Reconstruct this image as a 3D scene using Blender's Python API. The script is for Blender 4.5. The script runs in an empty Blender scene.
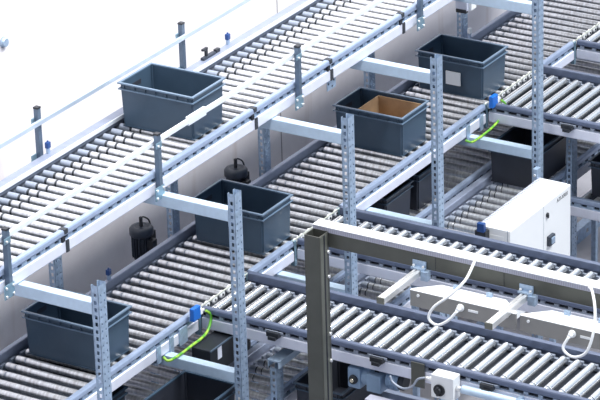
import bpy, bmesh, math, random
from mathutils import Vector, Matrix
random.seed(4)
C = bpy.context.scene.collection
scn = bpy.context.scene

# ------------------------------------------------------------------ materials
def mat(name, col, metal=0.0, rough=0.5, var=0.0, scale=8.0, col2=None, stretch=(1, 1, 1), bump=0.0, spec=0.5, coat=0.0):
    m = bpy.data.materials.new(name); m.use_nodes = True
    nt = m.node_tree; b = nt.nodes['Principled BSDF']
    b.inputs['Base Color'].default_value = (*col, 1)
    b.inputs['Metallic'].default_value = metal
    b.inputs['Roughness'].default_value = rough
    b.inputs['Specular IOR Level'].default_value = spec
    b.inputs['Coat Weight'].default_value = coat
    if var > 0 or col2:
        tc = nt.nodes.new('ShaderNodeTexCoord'); mp = nt.nodes.new('ShaderNodeMapping')
        mp.inputs['Scale'].default_value = stretch
        nz = nt.nodes.new('ShaderNodeTexNoise'); nz.inputs['Scale'].default_value = scale
        nz.inputs['Detail'].default_value = 5; nz.inputs['Roughness'].default_value = .6
        rp = nt.nodes.new('ShaderNodeValToRGB')
        rp.color_ramp.elements[0].position = .35; rp.color_ramp.elements[1].position = .68
        c2 = col2 or tuple(max(0, c * (1 - var)) for c in col)
        rp.color_ramp.elements[0].color = (*c2, 1); rp.color_ramp.elements[1].color = (*col, 1)
        nt.links.new(tc.outputs['Object'], mp.inputs['Vector']); nt.links.new(mp.outputs['Vector'], nz.inputs['Vector'])
        nt.links.new(nz.outputs['Fac'], rp.inputs['Fac']); nt.links.new(rp.outputs['Color'], b.inputs['Base Color'])
        if bump:
            bp = nt.nodes.new('ShaderNodeBump'); bp.inputs['Strength'].default_value = bump; bp.inputs['Distance'].default_value = .01
            nt.links.new(nz.outputs['Fac'], bp.inputs['Height']); nt.links.new(bp.outputs['Normal'], b.inputs['Normal'])
    return m

M = {}
M['rail'] = mat('anodised rail', (.36, .44, .60), .35, .38, .15, 14)
M['rail_mid'] = mat('mid blue grey rail', (.30, .34, .45), .3, .36, .15, 14)
M['rail_dark'] = mat('slate blue anodised rail', (.135, .165, .25), .3, .36, .15, 14)
M['skirt'] = mat('pale skirt profile', (.74, .76, .87), .12, .38, .08, 9)
M['galv'] = mat('galvanised steel', (.42, .54, .70), .4, .40, .25, 30)
M['beam'] = mat('pale galvanised beam', (.56, .70, .85), .25, .36, .12, 12)
M['steel'] = mat('worn roller steel', (.78, .79, .82), .7, .30, .3, 10, stretch=(1, 5, 1))
M['steel_used'] = mat('used roller steel', (.74, .76, .80), .7, .28, .35, 10, col2=(.48, .475, .49), stretch=(1, 5, 1))
M['chrome'] = mat('bright roller steel', (.95, .96, .97), .85, .20, .06, 10)
M['sleeve'] = mat('grey drive sleeve', (.34, .38, .46), .3, .45, .15, 10)
M['groove'] = mat('dark groove', (.03, .035, .045), 0, .6)
M['dark'] = mat('dark recess', (.018, .021, .03), .2, .6)
M['black'] = mat('black plastic', (.02, .023, .03), 0, .42, .2, 20)
M['motor'] = mat('motor paint', (.035, .045, .065), .1, .45, .2, 12)
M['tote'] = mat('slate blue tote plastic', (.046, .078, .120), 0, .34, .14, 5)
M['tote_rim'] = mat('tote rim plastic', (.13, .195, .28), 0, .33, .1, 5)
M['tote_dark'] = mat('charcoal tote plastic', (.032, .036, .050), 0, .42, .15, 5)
M['card'] = mat('brown cardboard', (.50, .33, .19), 0, .8, .2, 10)
M['white'] = mat('white painted steel', (.86, .87, .88), 0, .38, .03, 4)
M['cap'] = mat('white plastic', (.84, .85, .86), 0, .42)
M['olive'] = mat('olive grey profile', (.105, .108, .095), .45, .42, .15, 6)
M['olive_side'] = mat('olive anodised cap', (.16, .165, .14), .3, .4, .1, 6)
M['earthy'] = mat('pale yellow belt', (.52, .54, .48), 0, .6)
M['gduct'] = mat('lavender grey duct', (.42, .42, .50), 0, .5)
M['ribs'] = mat('duct ribs', (.32, .32, .39), 0, .5)
M['boxgrey'] = mat('grey anodised box', (.27, .265, .255), .2, .42, .08, 6)
M['alu'] = mat('bare aluminium', (.82, .82, .82), .6, .28, .08, 12)
M['guard'] = mat('white guard tube', (.80, .84, .90), .1, .33, .06, 6)
M['rail_light'] = mat('light blue grey tube', (.50, .58, .70), .3, .36, .1, 6)
M['gpost'] = mat('guard post steel', (.13, .18, .25), .4, .38, .15, 12)
M['teal'] = mat('zinc bracket', (.30, .45, .55), .6, .4, .2, 20)
M['blue'] = mat('blue sensor plastic', (.012, .14, .55), 0, .38)
M['dblue'] = mat('dark blue plastic', (.015, .06, .22), 0, .4)
M['gmotor'] = mat('blue grey gear motor paint', (.30, .42, .58), .15, .4, .12, 10)
M['brass'] = mat('bright shaft', (.85, .78, .6), .9, .25)
M['gap_shade'] = mat('underside tray', (.030, .038, .055), .2, .5, .3, 6)  # near-black tone stands in for the shade between rollers

def earth():
    m = bpy.data.materials.new('green yellow wire'); m.use_nodes = True
    nt = m.node_tree; b = nt.nodes['Principled BSDF']; b.inputs['Roughness'].default_value = .4
    tc = nt.nodes.new('ShaderNodeTexCoord'); w = nt.nodes.new('ShaderNodeTexNoise'); w.inputs['Scale'].default_value = 18
    r = nt.nodes.new('ShaderNodeValToRGB'); r.color_ramp.interpolation = 'CONSTANT'
    r.color_ramp.elements[0].color = (.10, .36, .03, 1); r.color_ramp.elements[1].color = (.30, .52, .05, 1); r.color_ramp.elements[1].position = .5
    nt.links.new(tc.outputs['Object'], w.inputs['Vector']); nt.links.new(w.outputs['Fac'], r.inputs['Fac']); nt.links.new(r.outputs['Color'], b.inputs['Base Color'])
    return m
M['earth'] = earth()

def wall_mat():
    m = bpy.data.materials.new('pale concrete panels'); m.use_nodes = True
    nt = m.node_tree; L = nt.links; b = nt.nodes['Principled BSDF']; b.inputs['Roughness'].default_value = .8
    tc = nt.nodes.new('ShaderNodeTexCoord')
    n1 = nt.nodes.new('ShaderNodeTexNoise'); n1.inputs['Scale'].default_value = 2.2; n1.inputs['Detail'].default_value = 8; n1.inputs['Roughness'].default_value = .65
    r1 = nt.nodes.new('ShaderNodeValToRGB'); r1.color_ramp.elements[0].position = .3; r1.color_ramp.elements[1].position = .62
    r1.color_ramp.elements[0].color = (.74, .70, .72, 1); r1.color_ramp.elements[1].color = (.84, .81, .83, 1)
    mp = nt.nodes.new('ShaderNodeMapping'); mp.inputs['Scale'].default_value = (6, 6, .5)
    n2 = nt.nodes.new('ShaderNodeTexNoise'); n2.inputs['Scale'].default_value = 1.0; n2.inputs['Detail'].default_value = 6
    r2 = nt.nodes.new('ShaderNodeValToRGB'); r2.color_ramp.elements[0].position = .62; r2.color_ramp.elements[1].position = .8
    r2.color_ramp.elements[0].color = (1, 1, 1, 1); r2.color_ramp.elements[1].color = (.80, .74, .70, 1)
    mx = nt.nodes.new('ShaderNodeMix'); mx.data_type = 'RGBA'; mx.blend_type = 'MULTIPLY'; mx.inputs['Factor'].default_value = 1
    L.new(tc.outputs['Object'], n1.inputs['Vector']); L.new(tc.outputs['Object'], mp.inputs['Vector']); L.new(mp.outputs['Vector'], n2.inputs['Vector'])
    L.new(n1.outputs['Fac'], r1.inputs['Fac']); L.new(n2.outputs['Fac'], r2.inputs['Fac'])
    L.new(r1.outputs['Color'], mx.inputs['A']); L.new(r2.outputs['Color'], mx.inputs['B'])
    # panel seams
    sp = nt.nodes.new('ShaderNodeSeparateXYZ'); L.new(tc.outputs['Object'], sp.inputs['Vector'])
    a = nt.nodes.new('ShaderNodeMath'); a.operation = 'ADD'; a.inputs[1].default_value = 20.0 - 3.88 + .01
    md = nt.nodes.new('ShaderNodeMath'); md.operation = 'MODULO'; md.inputs[1].default_value = 8.76
    # 20 is brought to a multiple of the panel width
    a.inputs[1].default_value = 8.76 * 3 - 3.88 + .01
    lt = nt.nodes.new('ShaderNodeMath'); lt.operation = 'LESS_THAN'; lt.inputs[1].default_value = .016
    L.new(sp.outputs['X'], a.inputs[0]); L.new(a.outputs[0], md.inputs[0]); L.new(md.outputs[0], lt.inputs[0])
    m2 = nt.nodes.new('ShaderNodeMix'); m2.data_type = 'RGBA'; m2.inputs['B'].default_value = (.33, .31, .33, 1)
    L.new(lt.outputs[0], m2.inputs['Factor']); L.new(mx.outputs['Result'], m2.inputs['A']); L.new(m2.outputs['Result'], b.inputs['Base Color'])
    return m
M['wall'] = wall_mat()
M['floor'] = mat('grey screed floor', (.38, .37, .40), 0, .6, .15, 2)

# ------------------------------------------------------------------ mesh helpers
class MB:
    """collects shapes, then links them as ONE mesh object"""
    def __init__(s): s.bm = bmesh.new(); s.mats = []
    def mi(s, m):
        if m not in s.mats: s.mats.append(m)
        return s.mats.index(m)
    def face(s, vs, k, smooth=False):
        try:
            f = s.bm.faces.new(vs); f.material_index = k; f.smooth = smooth
        except ValueError: pass
    def box(s, x0, x1, y0, y1, z0, z1, m, bev=0.0):
        k = s.mi(m)
        r = bmesh.ops.create_cube(s.bm, size=1)
        vs = r['verts']
        for v in vs: v.co = Vector(((x0 + x1) / 2 + v.co.x * (x1 - x0), (y0 + y1) / 2 + v.co.y * (y1 - y0), (z0 + z1) / 2 + v.co.z * (z1 - z0)))
        fs = {f for v in vs for f in v.link_faces}
        for f in fs: f.material_index = k
        if bev > 0:
            es = {e for v in vs for e in v.link_edges}
            r = bmesh.ops.bevel(s.bm, geom=list(es), offset=bev, segments=2, profile=.7, affect='EDGES')
            for f in r['faces']: f.material_index = k
        return s
    def prism(s, prof, axis, a0, a1, m, smooth=False):
        """closed 2D profile extruded; axis 'x': prof=(y,z); 'y': prof=(x,z); 'z': prof=(x,y)"""
        k = s.mi(m)
        def P(p, a):
            return {'x': (a, p[0], p[1]), 'y': (p[0], a, p[1]), 'z': (p[0], p[1], a)}[axis]
        A = [s.bm.verts.new(P(p, a0)) for p in prof]; B = [s.bm.verts.new(P(p, a1)) for p in prof]
        n = len(prof)
        for i in range(n): s.face((A[i], A[(i + 1) % n], B[(i + 1) % n], B[i]), k, smooth)
        s.face(A[::-1], k); s.face(B, k)
        return s
    def lathe(s, prof, m, axis='z', seg=20, org=(0, 0, 0), mats=None):
        """prof = [(radius, along)], open ends capped; mats: per-segment material list"""
        o = Vector(org); rings = []
        def P(r, a, t):
            c, q = r * math.cos(t), r * math.sin(t)
            return o + Vector({'z': (c, q, a), 'x': (a, c, q), 'y': (q, a, c)}[axis])
        for r, a in prof: rings.append([s.bm.verts.new(P(r, a, 2 * math.pi * i / seg)) for i in range(seg)])
        for j in range(len(rings) - 1):
            k = s.mi(mats[j] if mats else m)
            for i in range(seg):
                s.face((rings[j][i], rings[j][(i + 1) % seg], rings[j + 1][(i + 1) % seg], rings[j + 1][i]), k, True)
        k = s.mi(mats[0] if mats else m); s.face(rings[0][::-1], k)
        k = s.mi(mats[-1] if mats else m); s.face(rings[-1], k)
        return s
    def tube(s, pts, r, m, seg=10, sub=6):
        """smooth tube through the points"""
        P = [Vector(p) for p in pts]; path = []
        if len(P) > 2 and sub > 1:
            Q = [P[0] * 2 - P[1]] + P + [P[-1] * 2 - P[-2]]
            for i in range(1, len(Q) - 2):
                a, b, c, d = Q[i - 1:i + 3]
                for j in range(sub):
                    t = j / sub
                    path.append(.5 * (2 * b + (c - a) * t + (2 * a - 5 * b + 4 * c - d) * t * t + (3 * b - a - 3 * c + d) * t ** 3))
            path.append(P[-1])
        else: path = P
        k = s.mi(m); rings = []; n = None
        for i, p in enumerate(path):
            t = (path[min(i + 1, len(path) - 1)] - path[max(i - 1, 0)]).normalized()
            if n is None:
                n = t.orthogonal().normalized()
            n = (n - t * n.dot(t)).normalized(); b = t.cross(n)
            rings.append([s.bm.verts.new(p + r * (math.cos(2 * math.pi * q / seg) * n + math.sin(2 * math.pi * q / seg) * b)) for q in range(seg)])
        for j in range(len(rings) - 1):
            for i in range(seg): s.face((rings[j][i], rings[j][(i + 1) % seg], rings[j + 1][(i + 1) % seg], rings[j + 1][i]), k, True)
        s.face(rings[0][::-1], k); s.face(rings[-1], k)
        return s
    def build(s, name, parent=None, loc=(0, 0, 0), rz=0.0):
        bmesh.ops.recalc_face_normals(s.bm, faces=s.bm.faces)
        me = bpy.data.meshes.new(name); s.bm.to_mesh(me); s.bm.free()
        for m in s.mats: me.materials.append(m)
        o = bpy.data.objects.new(name, me); C.objects.link(o)
        o.location = loc; o.rotation_euler = (0, 0, rz)
        if parent: o.parent = parent
        return o

def tag(o, label, cat, group=None):
    o['label'] = label; o['category'] = cat; o['kind'] = 'thing'
    if group: o['group'] = group
    return o
def thing(name, label, cat, loc=(0, 0, 0), rz=0.0, group=None):
    o = bpy.data.objects.new(name, None); C.objects.link(o); o.empty_display_size = .1
    o.location = loc; o.rotation_euler = (0, 0, rz)
    return tag(o, label, cat, group)
def struct(o): o['kind'] = 'structure'; return o
def dup(root, label, loc, rz=None):
    def cp(o, par):
        c = o.copy(); C.objects.link(c); c.parent = par
        for ch in kids[o]: cp(ch, c)
        return c
    kids = {}
    def walk(o):
        kids[o] = list(o.children)
        for ch in kids[o]: walk(ch)
    walk(root)
    r = cp(root, None); r.location = loc; r['label'] = label
    if rz is not None: r.rotation_euler = (0, 0, rz)
    return r

# ------------------------------------------------------------------ setting
o = MB().box(-9, 16, 1.45, 1.65, 0, 9, M['wall']).build('wall_back'); struct(o)
o = MB().box(-9, 16, -12, 1.45, -.1, 0, M['floor']).build('floor'); struct(o)

# ------------------------------------------------------------------ conveyors
def roller_mesh(length, kind):
    r = .0285 if kind == 'chrome' else .0255
    b = MB()
    if kind == 'chrome':
        prof = [(.012, 0), (.024, 0), (r, .004), (r, .05), (r - .002, .052), (r - .002, .060), (r, .062), (r, length - .004), (.024, length), (.012, length)]
        mats = [M['sleeve'], M['sleeve'], M['chrome'], M['sleeve'], M['groove'], M['sleeve'], M['chrome'], M['chrome'], M['sleeve']]
    else:
        st = M['steel'] if kind == 'steel' else M['steel_used']
        L = length   # along +y ; drive end is at the far (wall) side
        prof = [(.012, 0), (.024, 0), (r, .004), (r, L * .72), (r - .004, L * .725), (r - .004, L * .74), (r, L * .745), (r, L * .84), (r - .005, L * .845), (r - .005, L * .865), (r - .001, L * .87), (r - .001, L - .004), (.024, L), (.012, L)]
        mats = [M['sleeve'], st, st, M['groove'], M['groove'], M['groove'], st, M['groove'], M['groove'], M['groove'], M['sleeve'], M['sleeve'], M['sleeve']]
        if kind == 'used':
            prof = [(.012, 0), (.024, 0), (r, .004), (r, L * .86), (r - .002, L * .862), (r - .002, L * .875), (r, L * .878), (r, L - .012), (.020, L - .008), (.012, L)]
            mats = [M['sleeve'], st, st, st, M['sleeve'], st, st, st, M['sleeve']]
    # holding loops keep the long barrels evenly shaded
    P2, M2 = [prof[0]], []
    for (ra, a), (rb, b_), mm in zip(prof, prof[1:], mats):
        if abs(ra - rb) < 1e-6 and b_ - a > .03:
            P2 += [(ra, a + .003), (ra, b_ - .003)]; M2 += [mm, mm]
        P2.append((rb, b_)); M2.append(mm)
    b.lathe(P2, None, 'y', 18, mats=M2)
    return b

def spans(a, b, gaps):
    out = []; x = a
    for g0, g1 in sorted(gaps):
        if g0 > x: out.append((x, min(g0, b)))
        x = max(x, g1)
    if x < b: out.append((x, b))
    return out

def toothed(a, b, pitch, phase, y0, y1, z0, z1, z2, m, duty=.42):
    """one continuous strip whose upper edge carries a tooth at every roller"""
    top = [(a, z1)]
    x = phase + pitch * math.ceil((a - phase + .03) / pitch)
    while x < b - .03:
        h = pitch * duty / 2
        top += [(x - h, z1), (x - h, z2), (x + h, z2), (x + h, z1)]; x += pitch
    top.append((b, z1))
    mb = MB(); k = mb.mi(m); V = {}
    def v(x, y, z):
        q = (round(x, 5), y, round(z, 5))
        if q not in V: V[q] = mb.bm.verts.new((x, y, z))
        return V[q]
    for y in (y0, y1):
        for (xa, za), (xb, zb) in zip(top, top[1:]):
            if xb - xa < 1e-6: continue
            mb.face((v(xa, y, z0), v(xb, y, z0), v(xb, y, z1), v(xa, y, z1)), k)
            if za > z1 + 1e-6: mb.face((v(xa, y, z1), v(xb, y, z1), v(xb, y, z2), v(xa, y, z2)), k)
    for (xa, za), (xb, zb) in zip(top, top[1:]):
        mb.face((v(xa, y0, za), v(xb, y0, zb), v(xb, y1, zb), v(xa, y1, za)), k)
    xs = sorted({q[0] for q, z in zip(top, top)})
    for xa, xb in zip(xs, xs[1:]):
        mb.face((v(xa, y0, z0), v(xb, y0, z0), v(xb, y1, z0), v(xa, y1, z0)), k)
    for q in (a, b): mb.face((v(q, y0, z0), v(q, y1, z0), v(q, y1, z1), v(q, y0, z1)), k)
    return mb

def conveyor(name, label, loc, rz, length, width, kind, pitch=.102, gaps=(), far_gaps=(), phase=.06, joints=(), legs=(), skirt='skirt', group=None, guide=.08, gap_shade=True, rail='rail', skip=(), strip=.04, lip=False, axis_dark=True):
    """local x runs along the belt, y across from the near side, z=0 is the rail top"""
    t = thing(name, label, 'roller conveyor', loc, rz, group)
    for a, b in spans(0, length, gaps):
        # near side rail: rounded top profile, slotted strip with bearing clips, skirt
        pr = [(0, -.008), (.006, 0), (.036, 0), (.043, -.006), (.043, -.04), (.002, -.04), (-.003, -.03)]
        s = MB().prism(pr, 'x', a, b, M[rail]).build('side_rail', t)
        MB().box(a, b, .026, .034, -.086, -.036, M['dark']).build('slot_recess', s)
        toothed(a, b, pitch, phase, .006, .024, -.077, -.066, -.046, M['galv'] if rail == 'rail' else M['sleeve'], .55 if rail == 'rail' else .32).build('slot_strip', s)
        pr = [(0.004, -.076), (-.004, -.080), (-.004, -.150), (.002, -.158), (.034, -.158), (.034, -.150), (.006, -.150), (.006, -.084), (.034, -.084), (.034, -.076)]
        MB().prism(pr, 'x', a, b, M[skirt]).build('skirt_panel', s)
        for j in joints:
            if a < j < b:
                p = MB().box(j - .016, j + .016, -.012, -.003, -.156, -.070, M['groove'], .002)
                p.box(j - .05, j - .02, -.006, .01, -.074, -.036, M['dark'])
                p.box(j - .02, j + .02, -.004, .044, -.03, .004, M['groove'], .002)
                p.build('joint_plate', s)
    for a, b in spans(0, length, far_gaps):
        w = width
        pr = [(w - guide, .012), (w - guide + .006, .016), (w - .004, .012), (w, .006), (w, -.15), (w - .03, -.15), (w - .03, -.04), (w - guide, -.04)]
        s = MB().prism(pr, 'x', a, b, M['rail_mid' if rail == 'rail' else rail]).build('side_rail', t)
        if strip:
            yy = w - guide - strip
            toothed(a, b, pitch, phase, yy + .010, yy + strip - .012, -.09, -.066, -.046, M['sleeve'], .5).build('slot_strip', s)
        if lip: MB().box(a, b, w - guide - .010, w - guide - .0005, -.012, .017, M['guard'], .002).build('guide_lip', s)  # white puts the light on the rail's inner edge into its colour
    # rollers
    y0, y1 = .046, width - guide - .006 - strip
    base = None; i = 0; x = phase
    while x < length - .03:
        if not any(q0 < x < q1 for q0, q1 in skip):
            if base is None:
                base = roller_mesh(y1 - y0, kind).build('roller', t, (x, y0, -.048))
            else:
                c = base.copy(); C.objects.link(c); c.parent = t; c.location = (x, y0, -.048)
                c.rotation_euler = (0, random.uniform(0, 6.28), 0)
        x += pitch; i += 1
    if gap_shade: MB().box(.02, length - .02, .036, width - .034, -.112, -.106, M['gap_shade']).build('gap_shade_sheet', t)  # added dark sheet, puts the shade in the roller gaps into its colour
    # cross ties below the rollers
    x = .35
    while x < length:
        MB().box(x - .02, x + .02, .03, width - .028, -.145, -.11, M['galv']).build('cross_tie', t); x += .88
    for lx in legs:
        for y in (.02, width - .06):
            b = MB().box(lx - .02, lx + .02, y, y + .04, -loc[2] + .006, -.12, M['galv']); b.box(lx - .05, lx + .05, y - .03, y + .07, -loc[2], -loc[2] + .008, M['galv'])
            b.build('leg', t)
    return t

W = .825
R1, R2, R3, R4 = .47, 1.745, 4.66, 6.19
RW = .645
UX, LX = -2.4, -2.5
conveyor('roller_conveyor', 'upper roller conveyor running along the wall with white guard rails on both sides', (UX, 0, 3.17), 0, 10.15, W, 'steel', phase=.08,
         joints=[q - UX for q in (-1.05, 1.25, 2.28, 3.33)], strip=.022, lip=True)
conveyor('roller_conveyor', 'long middle roller conveyor carrying four slate blue totes below the upper line', (LX, 0, 1.965), 0, 10.15, W, 'used', pitch=.116, phase=.05,
         gaps=[(q - .05 - LX, q + w_ + .02 - LX) for q, w_ in ((R1, RW), (R2, RW), (R3, .90), (R4, .90))], guide=.046)
conveyor('roller_conveyor', 'shaded low roller conveyor directly beneath the long middle tote line', (-2.9, .03, 1.40), 0, 10.5, .80, 'steel', pitch=.112, legs=(.5, 3.9, 5.9, 7.6), gap_shade=False)
conveyor('roller_conveyor', 'narrow low roller lane just behind the front uprights, left of the white cabinet', (-2.9, -.565, 1.40), 0, 10.5, .53, 'steel', pitch=.112, legs=(.6, 3.9, 5.9, 8.4), guide=.06, gap_shade=False)
def spur(label, x, length, kind='chrome', z=1.965, y=-.004, w=RW, legs=(.9, 2.6), pitch=.108):
    return conveyor('spur_conveyor', label, (x, y, z), -math.pi / 2, length, w, kind, pitch=pitch, phase=.045, rail='rail_dark', legs=legs, guide=.045, strip=.045, group='spur conveyors branching off the long line')
spur('chrome roller spur in the foreground, running under the white sensor boxes', R1, 3.9, legs=(3.5,))
spur('chrome roller spur right behind the olive beam, in front of the white cabinet', R2, 3.4, legs=(.95, 3.0))
spur('chrome roller spur behind the white cabinet, nearer of the two in the upper right', R3, 3.2, legs=(2.05, 2.9), w=.90)
spur('chrome roller spur in the top right corner of the photo', R4, 3.0, legs=(1.8, 2.7), w=.90)
conveyor('lower_spur_conveyor', 'low shaded cross conveyor under the foreground chrome spur', (.50, -.65, 1.22), -math.pi / 2, 2.6, .74, 'steel', gap_shade=False, pitch=.112, legs=(.6, 2.2), guide=.05, group='low cross conveyors')
conveyor('lower_spur_conveyor', 'low shaded cross conveyor to the right of the white cabinet', (4.82, -.65, 1.22), -math.pi / 2, 1.25, .74, 'steel', pitch=.112, legs=(.95,), guide=.05, group='low cross conveyors')

# belt transfers filling the gaps in the near rail of the long line
def transfer(label, x, w):
    t = thing('belt_transfer', label, 'transfer', (x, .012, 1.80), 0, 'belt transfers at the mouths of the spurs')
    MB().box(0, w, -.006, .012, 0, .105, M['dark']).build('side_plate', t)
    n = int(w / .085)
    base = None
    for i in range(n):
        xx = .045 + i * (w - .09) / (n - 1)
        if base is None:
            b = MB().lathe([(.012, -.009), (.030, -.008), (.030, .008), (.012, .009)], M['cap'], 'y', 16); b.lathe([(.008, -.014), (.008, .014)], M['dark'], 'y', 10)
            base = b.build('guide_wheel', t, (xx, 0.016, .128))
        else:
            c = base.copy(); C.objects.link(c); c.parent = t; c.location = (xx, .016, .128)
    MB().box(.0, w, .004, .010, .150, .158, M['earthy']).build('drive_belt', t)
    for q in (.0, w - .03): MB().box(q, q + .03, -.010, .026, -.04, .155, M['teal'], .002).build('end_plate', t)
transfer('row of small white transfer wheels at the mouth of the foreground spur', R1 - .03, RW + .03)
transfer('row of small white transfer wheels at the mouth of the spur behind the olive beam', R2 - .03, RW + .03)
transfer('row of small white transfer wheels at the mouth of the upper right spur', R3 - .03, .92)
transfer('row of small white transfer wheels at the mouth of the top right spur', R4 - .03, .92)

# ------------------------------------------------------------------ perforated uprights
def plate(b, u0, u1, z0, z1, holes, pitch, place, m, th=.003):
    """perforated sheet: holes = [(uc, hu, hz, offset)], place(u, z, depth) -> xyz"""
    k = b.mi(m)
    zs = [z0]; z = z0 + .03
    cells = []
    while z + pitch < z1: cells.append(z); z += pitch
    us = sorted({u0, u1, *[q for c, hu, hz, of in holes for q in (c - hu, c + hu)]})
    hz = holes[0][2]
    zl = [z0]
    for c in cells: zl += [c + pitch / 2 - hz, c + pitch / 2 + hz]
    zl.append(z1)
    def is_hole(i, j):
        if j % 2 == 0: return False
        um = (us[i] + us[i + 1]) / 2
        return any(abs(um - c) < hu for c, hu, _, _ in holes)
    V = {}
    def v(i, j, d):
        if (i, j, d) not in V: V[(i, j, d)] = b.bm.verts.new(place(us[i], zl[j], d))
        return V[(i, j, d)]
    nu, nz = len(us) - 1, len(zl) - 1
    for i in range(nu):
        for j in range(nz):
            if is_hole(i, j):
                for (p, q) in (((i, j), (i + 1, j)), ((i + 1, j), (i + 1, j + 1)), ((i + 1, j + 1), (i, j + 1)), ((i, j + 1), (i, j))):
                    b.face((v(*p, 0), v(*q, 0), v(*q, th), v(*p, th)), k)
            else:
                for d in (0, th): b.face((v(i, j, d), v(i + 1, j, d), v(i + 1, j + 1, d), v(i, j + 1, d)), k)
    return b

def upright(label, x, y, h, group, face=-1):
    """C section 84 mm wide along x, 54 mm deep; open side turned to the other side"""
    t = thing('upright_post', label, 'upright', (x, y, 0), 0, group)
    hx, hy = .042, .027
    b = MB(); m = M['galv']
    plate(b, -hx, hx, 0.01, h, [(-.02, .0055, .008, 0), (.02, .0055, .008, 0)], .05, lambda u, z, d: (u, face * (hy - d), z), m)
    b.build('front_flange', t)
    for s in (-1, 1):
        b = MB()
        plate(b, -hy + .004, hy - .004, 0.01, h, [(0, .010, .014, 0)], .05, lambda u, z, d: (s * (hx - d), u, z), m)
        b.box(min(s * hx, s * (hx - .018)), max(s * hx, s * (hx - .018)), -face * hy - .0015, -face * hy + .0015, .01, h, m)
        b.build('side_flange', t)
    b = MB().box(-.08, .08, -.06, .06, 0, .01, M['galv'], .002); b.build('base_plate', t)
    return t

PX = [-1.56, .03, 1.5, 2.765, 4.35, 5.88]
front = ['leftmost of the tall front uprights, in front of the nearest tote on the middle line',
         'tall front upright before the middle tote, beside the green wire of the foreground spur',
         'tall front upright standing between the two foreground chrome spurs',
         'tall front upright left of the white cabinet, right of the tote with cardboard',
         'tall front upright behind the white cabinet, running up out of the picture',
         'tall front upright beyond the top right spur, farthest from the camera']
rear = ['rear upright by the wall, leftmost, under the near end of the upper line',
        'rear upright by the wall, just right of the left black motor',
        'rear upright by the wall, just right of the motor behind the middle tote',
        'rear upright by the wall behind the tote with cardboard',
        'rear upright by the wall behind the farthest slate blue tote',
        'rear upright by the wall at the far end of the line']
for i, x in enumerate(PX):
    if i < 5: upright(front[i], x, -.6, 3.135, 'perforated front uprights')
    if 0 < i < 6: upright(rear[i - 1], x, .902, 3.0, 'perforated rear uprights')
upright(front[5], PX[5], -.6, 3.135, 'perforated front uprights')
upright(rear[5], 7.3, .902, 3.0, 'perforated rear uprights')
upright('short perforated upright under the foreground spur, beside the olive post', .47, -.602, 1.655, 'short uprights under the spurs')
upright('short perforated upright right behind the white cabinet, under the upper right spur', 4.93, -.602, 1.70, 'short uprights under the spurs')

# cross beams
def beam(label, x, z, w=.07, h=.085, y0=-.573, y1=.874, group='pale cross beams'):
    t = thing('cross_beam', label, 'beam', (x, 0, z), 0, group)
    MB().box(-w / 2, w / 2, y0 + .004, y1 - .004, -h, 0, M['beam'], .006).build('beam_tube', t)
    for ya in (y0, y1 - .004):
        b = MB().box(-w / 2 - .006, w / 2 + .006, ya, ya + .004, -h - .03, .012, M['galv'])
        for sx in (-.02, .02):
            for sz in (-.1, 0.002):
                pass
        b.build('end_plate', t)
    return t
bl = ['pale cross beam over the nearest tote, lowest left', 'pale cross beam passing in front of the middle tote', 'pale cross beam left of the tote with cardboard',
      'pale cross beam in front of the farthest slate blue tote', 'pale cross beam at the top edge of the photo, behind the tall upright', 'pale cross beam at the very far end of the upper line']
for i, x in enumerate(PX[:6]): beam(bl[i], x, 3.008)
ll = ['low cross beam below the leftmost tall upright, out of the light', 'low cross beam under the left green wire', 'low cross beam seen behind the olive post', 'low pale cross beam left of the white cabinet with a blue shaded face',
      'low cross beam under the right green wire', 'low cross beam at the far end']
for i, x in enumerate(PX):
    beam(ll[i], x, 1.803, h=.078, group='low cross beams')
def support(label, x0, x1, z):
    t = thing('support_channel', label, 'channel', (x0, -.602, z), 0, 'support channels')
    L = x1 - x0
    pr = [(-.045, -.05), (-.045, 0), (.045, 0), (.045, -.05), (.04, -.05), (.04, -.005), (-.04, -.005), (-.04, -.05)]
    MB().prism(pr, 'x', 0, L, M['beam']).build('channel_profile', t)
    for q in (.0, L - .05):
        MB().box(q, q + .05, -.05, .05, 0, .005, M['galv']).build('end_plate', t)
support('flat grey channel on the short upright beside the olive post', .43, 1.456, 1.706)
support('flat grey channel on the short upright behind the white cabinet', 4.89, 5.835, 1.751)

# ------------------------------------------------------------------ guard rails
def guard(label, x0, x1, posts, y_post, y_rail, z_rail, z_top, z_bot, out, hh=.017, tube='guard'):
    t = thing('guard_rail', label, 'guard rail', (x0, y_post, z_bot), 0, 'guard rails on the upper line')
    def lz(z): return z - z_bot
    dy = y_rail - y_post
    MB().box(0, x1 - x0, dy - .011, dy + .011, lz(z_rail) - hh, lz(z_rail) + hh, M[tube], .003).build('rail_tube', t)
    for p in posts:
        x = p - x0
        b = MB().box(x - .018, x + .018, -.018, .018, 0, lz(z_top) - .012, M['gpost'], .003); s = b.build('guard_post', t)
        MB().box(x - .020, x + .020, -.020, .020, lz(z_top) - .014, lz(z_top), M['black'], .004).build('post_cap', s)
        b = MB().box(x - .075, x + .03, out * .016 - .004 if out < 0 else .012, out * .016 + .004 if out < 0 else .02, -.01, .085, M['teal'], .002)
        ys = out * .022
        for px, pz in ((-.058, .008), (-.058, .066), (.015, .008), (.015, .066)):
            b.lathe([(.009, -.006), (.009, .006)], M['alu'], 'y', 8, (x + px, ys, pz))
        b.build('base_bracket', s)
        b = MB().box(x - .045, x + .02, -.022 if dy > 0 else .012, -.016 if dy > 0 else .024, lz(z_rail) - .02, lz(z_rail) + .02, M['teal'], .002)
        b.lathe([(.008, -.034 if dy > 0 else .018), (.008, -.02 if dy > 0 else .032)], M['alu'], 'y', 8, (x - .03, 0, lz(z_rail)))
        b.build('rail_clamp', s)
    return t
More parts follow.
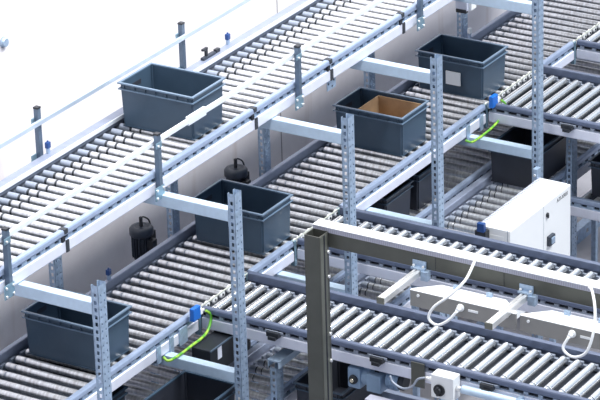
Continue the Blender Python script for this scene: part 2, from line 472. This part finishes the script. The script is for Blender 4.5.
g = guard('front white guard rail of the upper line, with dark square posts', -2.3, 7.6, [-1.715, .0, 1.795, 3.55, 5.33, 7.1], -.024, .012, 3.375, 3.455, 2.995, -1)
MB().box(2.72, 2.94, .024, .05, .35, .41, M['guard'], .004).build('rail_coupler', g)
guard('rear thin guard rail of the upper line, right against the wall', -2.3, 7.6, [-1.82, -.05, 1.735, 3.5, 5.28, 7.05], .915, .880, 3.385, 3.485, 3.06, 1, .016, 'rail_light')

# ------------------------------------------------------------------ totes
def tote(label, loc, lx=.42, ly=.62, h=.325, m='tote', rim='tote_rim', group='slate blue totes', name='tote_bin', rz=0):
    t = thing(name, label, 'tote', loc, rz, group)
    b = MB(); k = b.mi(M[m])
    def ring(dx, dy, z): return [b.bm.verts.new((sx * (lx / 2 - dx), sy * (ly / 2 - dy), z)) for sx, sy in ((-1, -1), (1, -1), (1, 1), (-1, 1))]
    R = [ring(.026, .026, .0), ring(.022, .022, .006), ring(.012, .012, h - .004), ring(.0165, .0165, h - .004), ring(.028, .028, .014)]
    for j in range(4):
        for i in range(4): b.face((R[j][i], R[j][(i + 1) % 4], R[j + 1][(i + 1) % 4], R[j + 1][i]), k)
    b.face(R[0][::-1], k); b.face(R[4], k)
    es = [e for e in b.bm.edges if abs(e.verts[0].co.z - e.verts[1].co.z) > .1]
    bmesh.ops.bevel(b.bm, geom=es, offset=.012, segments=3, affect='EDGES')
    b.build('body', t)
    def frame(b, o, i, z0, z1, mm):
        # rectangular ring: o = outset of the outside, i = inset of the inside
        X, Y, xi, yi = lx / 2 - .012 + o, ly / 2 - .012 + o, lx / 2 - .012 - i, ly / 2 - .012 - i
        k = b.mi(mm)
        q = [[(sx * a, sy * c, z) for sx, sy in ((-1, -1), (1, -1), (1, 1), (-1, 1))] for a, c, z in ((X, Y, z0), (X, Y, z1), (xi, yi, z1), (xi, yi, z0))]
        V = [[b.bm.verts.new(p) for p in rr] for rr in q]
        for j in range(4):
            for n in range(4): b.face((V[j][n], V[j][(n + 1) % 4], V[(j + 1) % 4][(n + 1) % 4], V[(j + 1) % 4][n]), k)
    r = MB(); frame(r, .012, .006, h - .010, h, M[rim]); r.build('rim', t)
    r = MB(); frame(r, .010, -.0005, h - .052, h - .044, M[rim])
    # short webs between rim and rib
    n = 7
    for i in range(n):
        y = -ly / 2 + .05 + i * (ly - .1) / (n - 1)
        for s in (-1, 1): r.box(min(s * (lx / 2 - .0145), s * (lx / 2 - .004)), max(s * (lx / 2 - .0145), s * (lx / 2 - .004)), y - .003, y + .003, h - .046, h - .009, M[m])
    r.build('rib', t)
    r = MB(); frame(r, -.006, .012, -.0, .008, M[m]); 
    for s in (1,):
        r.box(-.055, .055, min(s * (ly / 2 - .02), s * (ly / 2 - .004)), max(s * (ly / 2 - .02), s * (ly / 2 - .004)), h - .10, h - .060, M['tote_dark'], .004)
    r.build('grip', t)
    return t
DR = .048 - .0255
ZL = 1.965 - DR
ZU = 3.17 - DR
ZLL = 1.40 - DR
TY = .385
tote('slate blue tote on the upper line, between the two guard rails', (.80, TY, ZU))
tote('nearest slate blue tote on the middle line, lower left behind the leftmost upright', (-.46, TY, ZL))
tote('slate blue tote in the middle of the photo, behind the second upright', (1.63, TY, ZL))
tote('slate blue tote holding an open brown cardboard box', (3.64, TY, ZL))
t4 = tote('farthest slate blue tote with a white label on its front', (4.93, TY, ZL))
MB().box(-.2145, -.203, -.10, .03, .09, .20, M['cap']).build('paper_label', t4)
# open cardboard box inside the third tote
cb = thing('cardboard_box', 'open brown cardboard box sitting inside the slate blue tote', 'box', (3.64, TY - .075, ZL + .0145))
b = MB(); k = b.mi(M['card']); hx, hy, hh = .174, .200, .285
for (x0, x1, y0, y1) in ((-hx, hx, -hy, -hy + .005), (-hx, hx, hy - .005, hy), (-hx, -hx + .005, -hy + .005, hy - .005), (hx - .005, hx, -hy + .005, hy - .005)):
    b.box(x0, x1, y0, y1, .001, hh, M['card'])
b.box(-hx, hx, -hy, hy, 0, .006, M['card']); b.build('carton', cb)
# low totes
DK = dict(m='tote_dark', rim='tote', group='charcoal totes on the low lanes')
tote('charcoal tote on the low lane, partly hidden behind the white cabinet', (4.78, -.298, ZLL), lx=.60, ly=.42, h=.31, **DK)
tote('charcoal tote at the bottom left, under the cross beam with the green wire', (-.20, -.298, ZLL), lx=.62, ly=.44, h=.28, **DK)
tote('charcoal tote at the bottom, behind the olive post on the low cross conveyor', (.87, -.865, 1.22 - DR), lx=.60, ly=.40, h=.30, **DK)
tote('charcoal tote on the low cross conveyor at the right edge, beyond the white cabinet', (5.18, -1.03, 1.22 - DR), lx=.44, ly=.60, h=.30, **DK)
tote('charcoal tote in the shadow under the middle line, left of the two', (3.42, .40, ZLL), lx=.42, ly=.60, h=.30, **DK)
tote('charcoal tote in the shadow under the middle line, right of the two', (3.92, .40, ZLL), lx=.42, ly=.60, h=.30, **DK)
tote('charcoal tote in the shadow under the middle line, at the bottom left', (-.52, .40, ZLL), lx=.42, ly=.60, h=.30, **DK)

# ------------------------------------------------------------------ white control cabinet
cab = thing('control_cabinet', 'white control cabinet with a small lock, standing between the chrome spurs', 'cabinet', (3.782, -.802, 0))
MB().box(-.50, .50, -.095, .125, .82, 1.60, M['white'], .006).build('housing', cab)
d = MB().box(-.498, .498, -.122, -.099, .822, 1.598, M['white'], .007).build('door', cab)
MB().box(-.496, .496, -.100, -.094, .824, 1.596, M['sleeve']).build('door_gasket', d)
b = MB().lathe([(.018, -.132), (.018, -.121)], M['black'], 'y', 16, (.10, 0, 1.50)); b.box(.09, .11, -.138, -.130, 1.475, 1.505, M['black'], .003); b.build('lock', d)
MB().box(.045, .0475, -.1232, -.121, .83, 1.59, M['sleeve']).build('door_seam', d)
b = MB().box(.10, .19, -.150, -.121, 1.235, 1.315, M['motor'], .006); b.box(.12, .172, -.158, -.148, 1.25, 1.30, M['galv'], .004); b.build('main_switch', d)
b = MB(); x = -.50
b.box(-.52, .50, .1255, .148, 1.56, 1.604, M['skirt'])
while x < .49: b.box(x, x + .010, .1245, .1495, 1.585, 1.6055, M['sleeve']); x += .026
b.build('cable_duct', cab)
b = MB().box(-.57, -.505, .05, .14, 1.44, 1.585, M['black'], .004); b.box(-.575, -.54, .06, .12, 1.58, 1.65, M['dblue'], .004); b.build('terminal_block', cab)
b = MB().box(-.5025, -.4995, -.07, .10, 1.30, 1.545, M['white'], .002); b.build('side_cover', cab)
b = MB().box(.46, .522, .150, .19, 1.50, 1.68, M['galv'], .002)
for q in (1.53, 1.58, 1.63): b.lathe([(.010, .450), (.010, .462)], M['alu'], 'x', 8, (0, .17, q))
b.build('mounting_bracket', cab)
for sx in (-.44, .44):
    b = MB().box(sx - .02, sx + .02, -.02, .02, .008, .82, M['galv']); b.box(sx - .06, sx + .06, -.05, .05, 0, .008, M['galv']); b.build('stand_leg', cab)

def text(body, size, loc, rot, m, parent, name):
    c = bpy.data.curves.new(name, 'FONT'); c.body = body; c.size = size; c.extrude = .0008; c.resolution_u = 2
    o = bpy.data.objects.new(name, c); C.objects.link(o); o.rotation_euler = rot; o.location = loc
    bpy.context.view_layer.update()
    me = bpy.data.meshes.new_from_object(o.evaluated_get(bpy.context.evaluated_depsgraph_get()))
    C.objects.unlink(o); bpy.data.objects.remove(o)
    n = bpy.data.objects.new(name, me); C.objects.link(n); n.rotation_euler = rot; n.location = loc
    me.materials.clear(); me.materials.append(m); n.parent = parent
    return n
text('ATI-XR01', .045, (.265, -.1228, 1.535), (math.pi / 2, 0, 0), M['groove'], d, 'door_lettering')

# ------------------------------------------------------------------ olive portal with sensor boxes over the spur
GX, GY = .095, -1.185
pt = thing('portal_post', 'olive grey square steel post with an open top in the foreground', 'post', (GX, GY, 0))
b = MB(); k = b.mi(M['olive']); s_, w_ = .058, .006
def ring4(h, z): return [b.bm.verts.new((sx * h, sy * h, z)) for sx, sy in ((-1, -1), (1, -1), (1, 1), (-1, 1))]
Rg = [ring4(s_, .012), ring4(s_, 2.935), ring4(s_ - w_, 2.935), ring4(s_ - w_, 2.5)]
for j in range(3):
    for i in range(4): b.face((Rg[j][i], Rg[j][(i + 1) % 4], Rg[j + 1][(i + 1) % 4], Rg[j + 1][i]), k)
b.face(Rg[0][::-1], k); b.face(Rg[3], k)
b.build('tube', pt)
MB().box(-.1, .1, -.1, .1, 0, .012, M['olive'], .003).build('base_plate', pt)
b = MB().box(-.052, .03, -.061, -.0585, .3, 2.93, M['olive_side']); b.box(-.012, .004, -.0625, -.0605, .3, 2.93, M['dark']); b.build('side_groove', pt)
b = MB()
for q in (2.80, 2.62, 2.2, 2.0): b.lathe([(.012, -.075), (.012, -.058)], M['alu'], 'y', 10, (.035, 0, q))
b.build('bolt', pt)
bx = GX + s_ + .001
bm_ = thing('portal_beam', 'olive grey horizontal beam crossing above the chrome spurs to the right', 'beam', (bx, GY, 2.82))
BL = 3.2
b = MB().box(0, .10, -BL, .055, 0, .105, M['olive'], .004); b.build('beam_profile', bm_)
for q in (-.86, -1.36): MB().box(-.0012, 0.0, q - .003, q, .004, .102, M['dark']).build('joint_seam', bm_)
cd = thing('cable_duct', 'white slotted cable duct lying on top of the olive beam', 'cable duct', (bx, GY, 2.925))
b = MB().box(-.002, .090, -BL, .06, 0, .034, M['gduct'])
y = -BL
while y < .04: b.box(-.0035, -.001, y, y + .007, .004, .03, M['ribs']); y += .016
b.build('duct_body', cd)
MB().box(-.004, .092, -BL, .06, .034, .040, M['white'], .001).build('duct_lid', cd)

def arm(label, y):
    t = thing('mounting_arm', label, 'mounting arm', (bx, y, 2.80), 0, 'aluminium arms under the olive beam')
    pr = [(-.026, -.022), (-.026, .016), (-.020, .02), (-.006, .02), (-.006, .010), (.006, .010), (.006, .02), (.020, .02), (.026, .016), (.026, -.022)]
    MB().prism(pr, 'x', -.50, .10, M['alu']).build('arm_profile', t)
    MB().box(-.508, -.50, -.027, .027, -.024, .021, M['olive_side'], .002).build('end_cap', t)
    b = MB().box(-.035, -.002, -.055, .045, .021, .034, M['galv'], .003)
    for yy in (-.04, .03): b.lathe([(.009, .03), (.009, .048)], M['alu'], 'z', 8, (-.02, yy, 0))
    b.box(-.008, -.002, -.055, .045, .03, .075, M['galv'], .001)
    b.box(-.045, -.002, -.085, -.032, -.045, .02, M['galv'], .003)
    b.build('clamp_bracket', t)
arm('left aluminium arm under the olive beam, at the left end of the first sensor box', -1.925)
arm('right aluminium arm under the olive beam, between the two sensor boxes', -2.705)

def sensor_box(label, y0, y1):
    t = thing('sensor_box', label, 'sensor box', (-.10, (y0 + y1) / 2, 2.70), 0, 'white sensor boxes above the spur')
    h = (y0 - y1) / 2
    tp = .15
    MB().prism([(0, -h), (0, h), (.02, h - .002), (.15, h - tp), (.15, -h + tp), (.02, -h + .002)], 'z', -.024, .086, M['boxgrey']).build('housing', t)
    MB().prism([(-.001, -h), (-.001, h), (.02, h - .002), (.152, h - tp), (.152, -h + tp), (.02, -h + .002)], 'z', .086, .090, M['white']).build('lid', t)
    MB().box(.070, .078, -.16, -.02, .0895, .0908, M['sleeve']).build('lid_slot', t)
    for yy in (h - .06, -h + .06): MB().lathe([(.010, -.008), (.010, .001)], M['cap'], 'x', 10, (0, yy, .06)).build('fastener', t)
    MB().box(-.006, .001, h - .495, h - .425, .030, .046, M['cap'], .002).build('name_plate', t)
    b = MB().lathe([(.022, -.018), (.026, -.010), (.026, .002)], M['cap'], 'x', 14, (0, h - .37, .045)); b.lathe([(.014, -.05), (.017, -.016)], M['cap'], 'x', 14, (0, h - .37, .045)); b.build('cable_gland', t)
    # hanger to the arm
    for q in (-.12, .12): MB().box(.13, .149, q - .02, q + .02, .088, .119, M['galv'], .002).build('hanger', t)
    return t
sensor_box('white sensor box hanging above the chrome spur, left of the two', -2.0, -2.765)
sensor_box('white sensor box hanging above the chrome spur, at the right edge of the photo', -2.795, -3.56)
# 2.70 + .095 reaches the arm underside
c = MB().tube([(.148, -2.335, 2.955), (.06, -2.37, 2.97), (-.06, -2.38, 2.92), (-.13, -2.31, 2.83), (-.165, -2.21, 2.74), (-.18, -2.18, 2.66), (-.18, -2.24, 2.625), (-.175, -2.32, 2.675), (-.15, -2.37, 2.74)], .0095, M['cap'])
tag(c.build('cable'), 'white cable looping from the duct to the left sensor box', 'cable', 'white sensor cables')
c = MB().tube([(.148, -3.155, 2.96), (.06, -3.22, 2.98), (-.06, -3.30, 2.92), (-.14, -3.33, 2.81), (-.18, -3.30, 2.68), (-.185, -3.21, 2.63), (-.18, -3.14, 2.67), (-.15, -3.165, 2.745)], .0095, M['cap'])
tag(c.build('cable'), 'white cable looping from the duct to the right sensor box', 'cable', 'white sensor cables')

# ------------------------------------------------------------------ black motors by the wall
def motor(label, x, y, z):
    t = thing('drive_motor', label, 'motor', (x, y, z), 0, 'black drive motors by the wall')
    b = MB().lathe([(.05, -.20), (.062, -.19), (.062, .02)], M['motor'], 'z', 24)
    for i in range(20):
        a = 2 * math.pi * i / 20; c, s = math.cos(a), math.sin(a)
        pts = [(.06, -.003), (.078, -.003), (.078, .003), (.06, .003)]
        b.prism([(p * c - q * s, p * s + q * c) for p, q in pts], 'z', -.17, .015, M['motor'])
    b.build('finned_housing', t)
    MB().lathe([(.084, .0), (.090, .008), (.090, .05), (.078, .066), (.050, .070), (.046, .066)], M['motor'], 'z', 24).build('fan_cover', t)
    MB().box(-.03, .03, -.115, -.06, -.12, -.02, M['black'], .006).build('terminal_box', t)
    MB().box(.05, .12, -.045, .045, -.15, .0, M['black'], .006).build('gearbox', t)
    b = MB().box(-.008, .012, -.008, .012, .062, .14, M['black'], .003); b.tube([(0, 0, .135), (.04, 0, .125), (.085, -.01, .085), (.10, -.02, .02)], .006, M['black']); b.build('conduit', t)
    b = MB().box(-.04, .04, -.06, .04, -.225, -.195, M['galv'], .003); b.box(-.04, .04, .827 - y, -.05, -.225, -.205, M['galv']); b.build('mount_plate', t)
    return t
motor('black finned motor by the wall, left, above the near end of the middle line', 1.37, 1.10, 1.92)
motor('black finned motor by the wall, right behind the middle tote', 2.60, 1.06, 1.92)

# ------------------------------------------------------------------ small sensors
def eye(label, x, y, z, m='dblue', group='small blue photo sensors'):
    t = thing('photo_sensor', label, 'sensor', (x, y, z), 0, group)
    MB().box(-.012, .012, -.010, .010, .0, .046, M['galv'], .002).build('stem', t)
    b = MB().box(-.018, .018, -.014, .014, .045, .088, M[m], .006); b.lathe([(.007, .086), (.007, .098)], M[m], 'z', 10); b.build('sensor_head', t)
    return t
eye('small blue sensor on the middle line wall side rail, above the nearest tote', .52, .806, 1.97)
eye('small blue sensor on the upper line wall side rail, right of its tote', 2.17, .806, 3.177)
eye('small dark blue sensor at the left rear guard post of the upper line', -.10, .806, 3.177, 'dblue')
eye('small pale sensor on the middle line wall side rail, beyond the farthest tote', 5.82, .80, 1.97, 'cap')
cl = thing('rail_bracket', 'black hook bracket beside the rear guard post of the upper line', 'bracket', (1.87, .80, 3.18))
b = MB().box(-.01, .01, -.01, .01, 0, .08, M['black'], .002); b.box(-.05, .012, -.01, .01, .07, .085, M['black'], .002); b.box(-.06, .10, -.02, .012, 0, .022, M['motor'], .004); b.box(.11, .16, -.018, .01, 0, .03, M['black'], .004); b.build('hook', cl)
wb = MB().lathe([(.03, -.028), (.034, -.012), (.04, 0)], M['galv'], 'y', 16); wb = wb.build('wall_bolt', None, (.327, 1.449, 3.727)); tag(wb, 'round grey anchor bolt high on the pale wall, left edge', 'bolt')

def head_box(label, x, wire):
    t = thing('sensor_module', label, 'sensor', (x, -.052, 1.99), 0, 'bright blue sensor modules')
    MB().box(-.048, .042, -.014, .022, -.045, .050, M['blue'], .008).build('module_body', t)
    b = MB().box(.042, .075, -.010, .02, -.03, .012, M['cap'], .004); b.lathe([(.012, .07), (.012, .10)], M['alu'], 'x', 10, (0, .0, -.01)); b.build('plug', t)
    b = MB().box(-.03, .03, .022, .048, -.06, -.02, M['galv'], .002); b.build('clip', t)
    w = MB().tube(wire, .010, M['earth'])
    return w.build('earth_wire')
w = head_box('bright blue sensor module at the corner of the foreground spur', .325, [(.44, -.06, 1.965), (.47, -.075, 1.925), (.46, -.08, 1.88), (.40, -.09, 1.83), (.30, -.10, 1.818), (.19, -.10, 1.817), (.06, -.105, 1.818), (-.06, -.10, 1.82), (-.10, -.085, 1.825), (-.10, -.055, 1.845)])
tag(w, 'green and yellow earth wire hanging at the foreground spur, left one', 'wire', 'green and yellow earth wires')
w = head_box('bright blue sensor module at the corner of the upper right spur', 4.66, [(4.77, -.06, 1.96), (4.80, -.075, 1.915), (4.76, -.08, 1.86), (4.66, -.09, 1.83), (4.54, -.10, 1.82), (4.42, -.105, 1.818), (4.30, -.105, 1.818), (4.20, -.10, 1.822), (4.17, -.06, 1.84)])
tag(w, 'green and yellow earth wire hanging at the upper right spur', 'wire', 'green and yellow earth wires')
# dark plates on the middle skirt
def plate_thing(label, x, y=-.0045, z=1.80, w=.05, h=.14):
    p = MB().box(-w / 2, w / 2, -.008, 0, 0, h, M['galv'], .002); p.box(-w / 2, w / 2, -.008, .03, -.006, 0.0, M['galv'])
    tag(p.build('skirt_plate', None, (x, y, z)), label, 'plate', 'grey plates on the middle skirt')
plate_thing('grey plate on the middle skirt, first left of the blue module', .22, h=.12, w=.10)
plate_thing('grey plate on the middle skirt, second left of the blue module', .075, h=.12, z=1.79)
plate_thing('grey plate on the middle skirt, third left of the blue module', -.085, h=.12, z=1.785)
plate_thing('grey plate on the middle skirt, left of the right blue module', 4.31, h=.12, z=1.785)
plate_thing('grey plate on the middle skirt, touching the right blue module', 4.53, h=.12, z=1.79)
hp = MB().box(-.05, .07, -.004, 0, -.09, .03, M['galv'])
for px, pz in ((-.03, -.04), (.02, -.07), (.045, -.03), (0, -.01)): hp.lathe([(.008, -.0055), (.008, -.003)], M['dark'], 'y', 10, (px, 0, pz))
tag(hp.build('hanger_plate', None, (2.30, .020, 3.02)), 'small perforated hanger plate under the upper line skirt, above the cardboard', 'plate')

# clips on the spur rails
def clip(label, x, y, z=1.915):
    p = MB().box(-.035, 0, -.05, .05, -.028, .008, M['black'], .004); p.box(-.05, -.005, -.03, .03, -.045, -.02, M['black'], .004); p.box(-.012, -.004, -.07, .07, -.006, .010, M['sleeve'])
    tag(p.build('rail_sensor', None, (x, y, z)), label, 'sensor', 'black clip sensors on the spur rails')
clip('black clip sensor on the foreground spur rail, left of the olive post', R1 - .004, -.60)
clip('black clip sensor on the foreground spur rail, above the blue grey gear motor', R1 - .004, -1.42)
clip('black clip sensor on the foreground spur rail, right of the white switch', R1 - .004, -2.26)
clip('black clip sensor on the rail of the upper right spur', R3 - .004, -.71, 1.915)

# ------------------------------------------------------------------ under the foreground spur
sw = thing('isolator_switch', 'small white isolator box with a black rotary switch on the foreground spur', 'switch', (.44, -1.965, 1.86))
MB().box(-.075, .022, -.085, .085, -.085, .085, M['cap'], .010).build('enclosure', sw)
b = MB().lathe([(.042, -.085), (.042, -.074)], M['black'], 'x', 20, (0, .02, -.02)); b.lathe([(.020, -.108), (.026, -.084)], M['black'], 'x', 16, (0, .02, -.02)); b.box(-.112, -.08, .013, .027, -.05, .01, M['black'], .002); b.build('rotary_knob', sw)
b = MB().lathe([(.018, .084), (.018, .12)], M['cap'], 'y', 12, (-.03, 0, .02)); b.lathe([(.014, .12), (.014, .15)], M['alu'], 'y', 12, (-.03, 0, .02)); b.build('cable_gland', sw); MB().lathe([(.020, -.12), (.020, -.084)], M['alu'], 'y', 12, (-.03, 0, .0)).build('cable_gland', sw)
cv = MB().tube([(.41, -1.81, 1.88), (.40, -1.76, 1.86), (.39, -1.72, 1.80), (.39, -1.65, 1.77), (.40, -1.57, 1.79), (.41, -1.54, 1.83)], .008, M['sleeve'])
tag(cv.build('cable'), 'thin grey cable sagging from the white isolator box to the gear motor', 'cable')
cp = thing('conduit_pipe', 'pale round conduit running right from the white isolator box', 'pipe', (.415, -2.092, 1.86))
MB().lathe([(.030, -1.4), (.030, -.003), (.030, 0)], M['beam'], 'y', 18).build('pipe', cp)
for q in (-.42, -1.1): MB().box(-.034, .0505, q - .015, q + .015, -.034, .034, M['galv'], .003).build('pipe_clamp', cp)
gm = thing('gear_motor', 'blue grey gear motor hanging under the foreground chrome spur', 'motor', (.56, -1.36, 1.70))
MB().lathe([(.045, -.02), (.062, .0), (.066, .10), (.060, .14), (.05, .15)], M['gmotor'], 'y', 20, (0, .03, .0)).build('gearbox', gm)
b = MB().box(-.075, .06, .10, .20, -.08, .075, M['gmotor'], .02); b.build('gear_head', gm)
b = MB().lathe([(.030, -.095), (.034, -.074)], M['groove'], 'x', 18, (0, .15, -.01)); b.lathe([(.014, -.105), (.016, -.09)], M['brass'], 'x', 14, (0, .15, -.01)); b.build('output_shaft', gm)
b = MB().box(-.085, .03, -.065, .045, -.07, .06, M['gmotor'], .008); b.build('terminal_box', gm)
b = MB().box(-.03, -.0, -.02, .01, .05, .105, M['black'], .004); b.build('connector', gm)
b = MB().lathe([(.06, -.15), (.068, -.14), (.068, -.06), (.05, -.05)], M['gmotor'], 'y', 20, (0, -.03, .02))
for q in range(5): b.lathe([(.071, -.135 + q * .016), (.071, -.13 + q * .016)], M['gmotor'], 'y', 20, (0, -.03, .02))
b.build('finned_housing', gm)
MB().lathe([(.052, -.19), (.060, -.18), (.060, -.15)], M['groove'], 'y', 18, (0, -.03, .02)).build('fan_grille', gm)
MB().box(-.02, .02, .05, .10, .05, .108, M['galv']).build('mount_plate', gm)
jb = thing('junction_box', 'flat light grey junction box at the bottom edge, before the gear motor', 'box', (.36, -1.53, 1.60))
b = MB().box(-.04, .04, -.17, .14, -.06, .06, M['gduct'], .006); b.build('housing', jb)
MB().box(-.046, -.038, -.155, .125, -.05, .048, M['sleeve'], .003).build('lid', jb)
MB().box(-.01, .10, -.02, .02, -1.6, -.055, M['galv']).build('stand', jb)
dv = thing('drive_module', 'black drive module with a pale label tucked under the start of the foreground spur', 'module', (.47, -.16, 1.715))
MB().box(-.26, .26, -.07, .08, -.13, .075, M['black'], .006).build('housing', dv)
b = MB().box(-.165, -.115, -.073, -.069, -.03, .06, M['skirt']); b.build('label_plate', dv)
b = MB().box(-.26, .26, -.078, -.071, .066, .078, M['gpost']); b.build('top_flange', dv)
MB().box(.05, .15, -.02, .06, .075, .092, M['galv']).build('hanger', dv)
gp = MB().box(-.05, .05, -.003, .006, -.16, .02, M['olive']); 
tag(gp.build('skirt_bracket', None, (R1 - .012, -1.73, 1.93), math.pi / 2), 'dark flat bracket hanging on the foreground spur skirt left of the white isolator', 'bracket')
fr = thing('floor_channel', 'perforated steel channel on the floor at the right edge, beside the white cabinet', 'channel', (5.0, .13, 0))
b = MB(); plate(b, 0, 3.0, 0.0, .12, [(.2 + .2 * i, .02, .02, 0) for i in range(14)], .06, lambda u, z, d: (u, -.04 + d, z), M['galv']); b.box(0, 3, -.04, .04, .12, .124, M['galv']); b.build('channel_profile', fr)
# terminal bracket under the far end of the upper line
fb = thing('line_bracket', 'white and black bracket box hanging under the far end of the upper line', 'bracket', (4.50, .10, 3.012))
b = MB().box(-.09, .09, -.05, .05, -.20, 0, M['skirt'], .006); b.build('housing', fb); MB().box(-.06, .02, -.075, -.051, -.20, -.12, M['white'], .004).build('plug', fb); MB().box(-.095, -.06, -.045, .045, -.22, -.19, M['black'], .004).build('foot', fb)

# ------------------------------------------------------------------ light: daylight hall with lamps above
w = bpy.data.worlds.new('hall'); scn.world = w; w.use_nodes = True
nt = w.node_tree; bg = nt.nodes['Background']
tc = nt.nodes.new('ShaderNodeTexCoord'); sx = nt.nodes.new('ShaderNodeSeparateXYZ'); rp = nt.nodes.new('ShaderNodeValToRGB')
nt.links.new(tc.outputs['Generated'], sx.inputs[0]); nt.links.new(sx.outputs['Z'], rp.inputs['Fac']); nt.links.new(rp.outputs['Color'], bg.inputs['Color'])
e = rp.color_ramp.elements
e[0].position = 0.0; e[0].color = (.035, .06, .11, 1)
e[1].position = .92; e[1].color = (.95, 1.0, 1.0, 1)
q = e.new(.30); q.color = (.22, .30, .46, 1)
bg.inputs['Strength'].default_value = 1.15
sun = bpy.data.lights.new('skylight_sun', 'SUN'); sun.energy = 3.3; sun.angle = math.radians(20); sun.color = (.95, .98, 1.0)
so = bpy.data.objects.new('skylight_sun', sun); C.objects.link(so)
so.rotation_euler = Vector((-.10, .60, -1.0)).to_track_quat('-Z', 'Y').to_euler()

for k_ in range(3):
    l = bpy.data.lights.new('ceiling_lamp', 'AREA'); l.shape = 'RECTANGLE'; l.size = 3.2; l.size_y = .35; l.energy = 170; l.color = (1, .98, .95)
    o = bpy.data.objects.new('ceiling_lamp', l); C.objects.link(o); o.location = (-1.5 + 4.0 * k_, -1.2, 7.6)
    o.rotation_euler = (math.radians(38), 0, 0)
# ------------------------------------------------------------------ camera
cam = bpy.data.cameras.new('camera'); co = bpy.data.objects.new('camera', cam); C.objects.link(co)
cam.sensor_width = 36; cam.lens = 36 * 3345.5 / 600; cam.clip_end = 200
r = Vector((0.51867981, -0.85451732, -0.02777423)); u = Vector((0.36028169, 0.18899457, 0.91349776)); f = Vector((0.77535048, 0.48381939, -0.40589461))
co.matrix_world = Matrix(((r.x, u.x, -f.x, -16.88329428), (r.y, u.y, -f.y, -11.66205211), (r.z, u.z, -f.z, 12.03486444), (0, 0, 0, 1)))
scn.camera = co
scn.view_settings.view_transform = 'Standard'; scn.view_settings.look = 'None'
scn.view_settings.gamma = 1; scn.view_settings.use_curve_mapping = False
scn.view_settings.exposure = .05
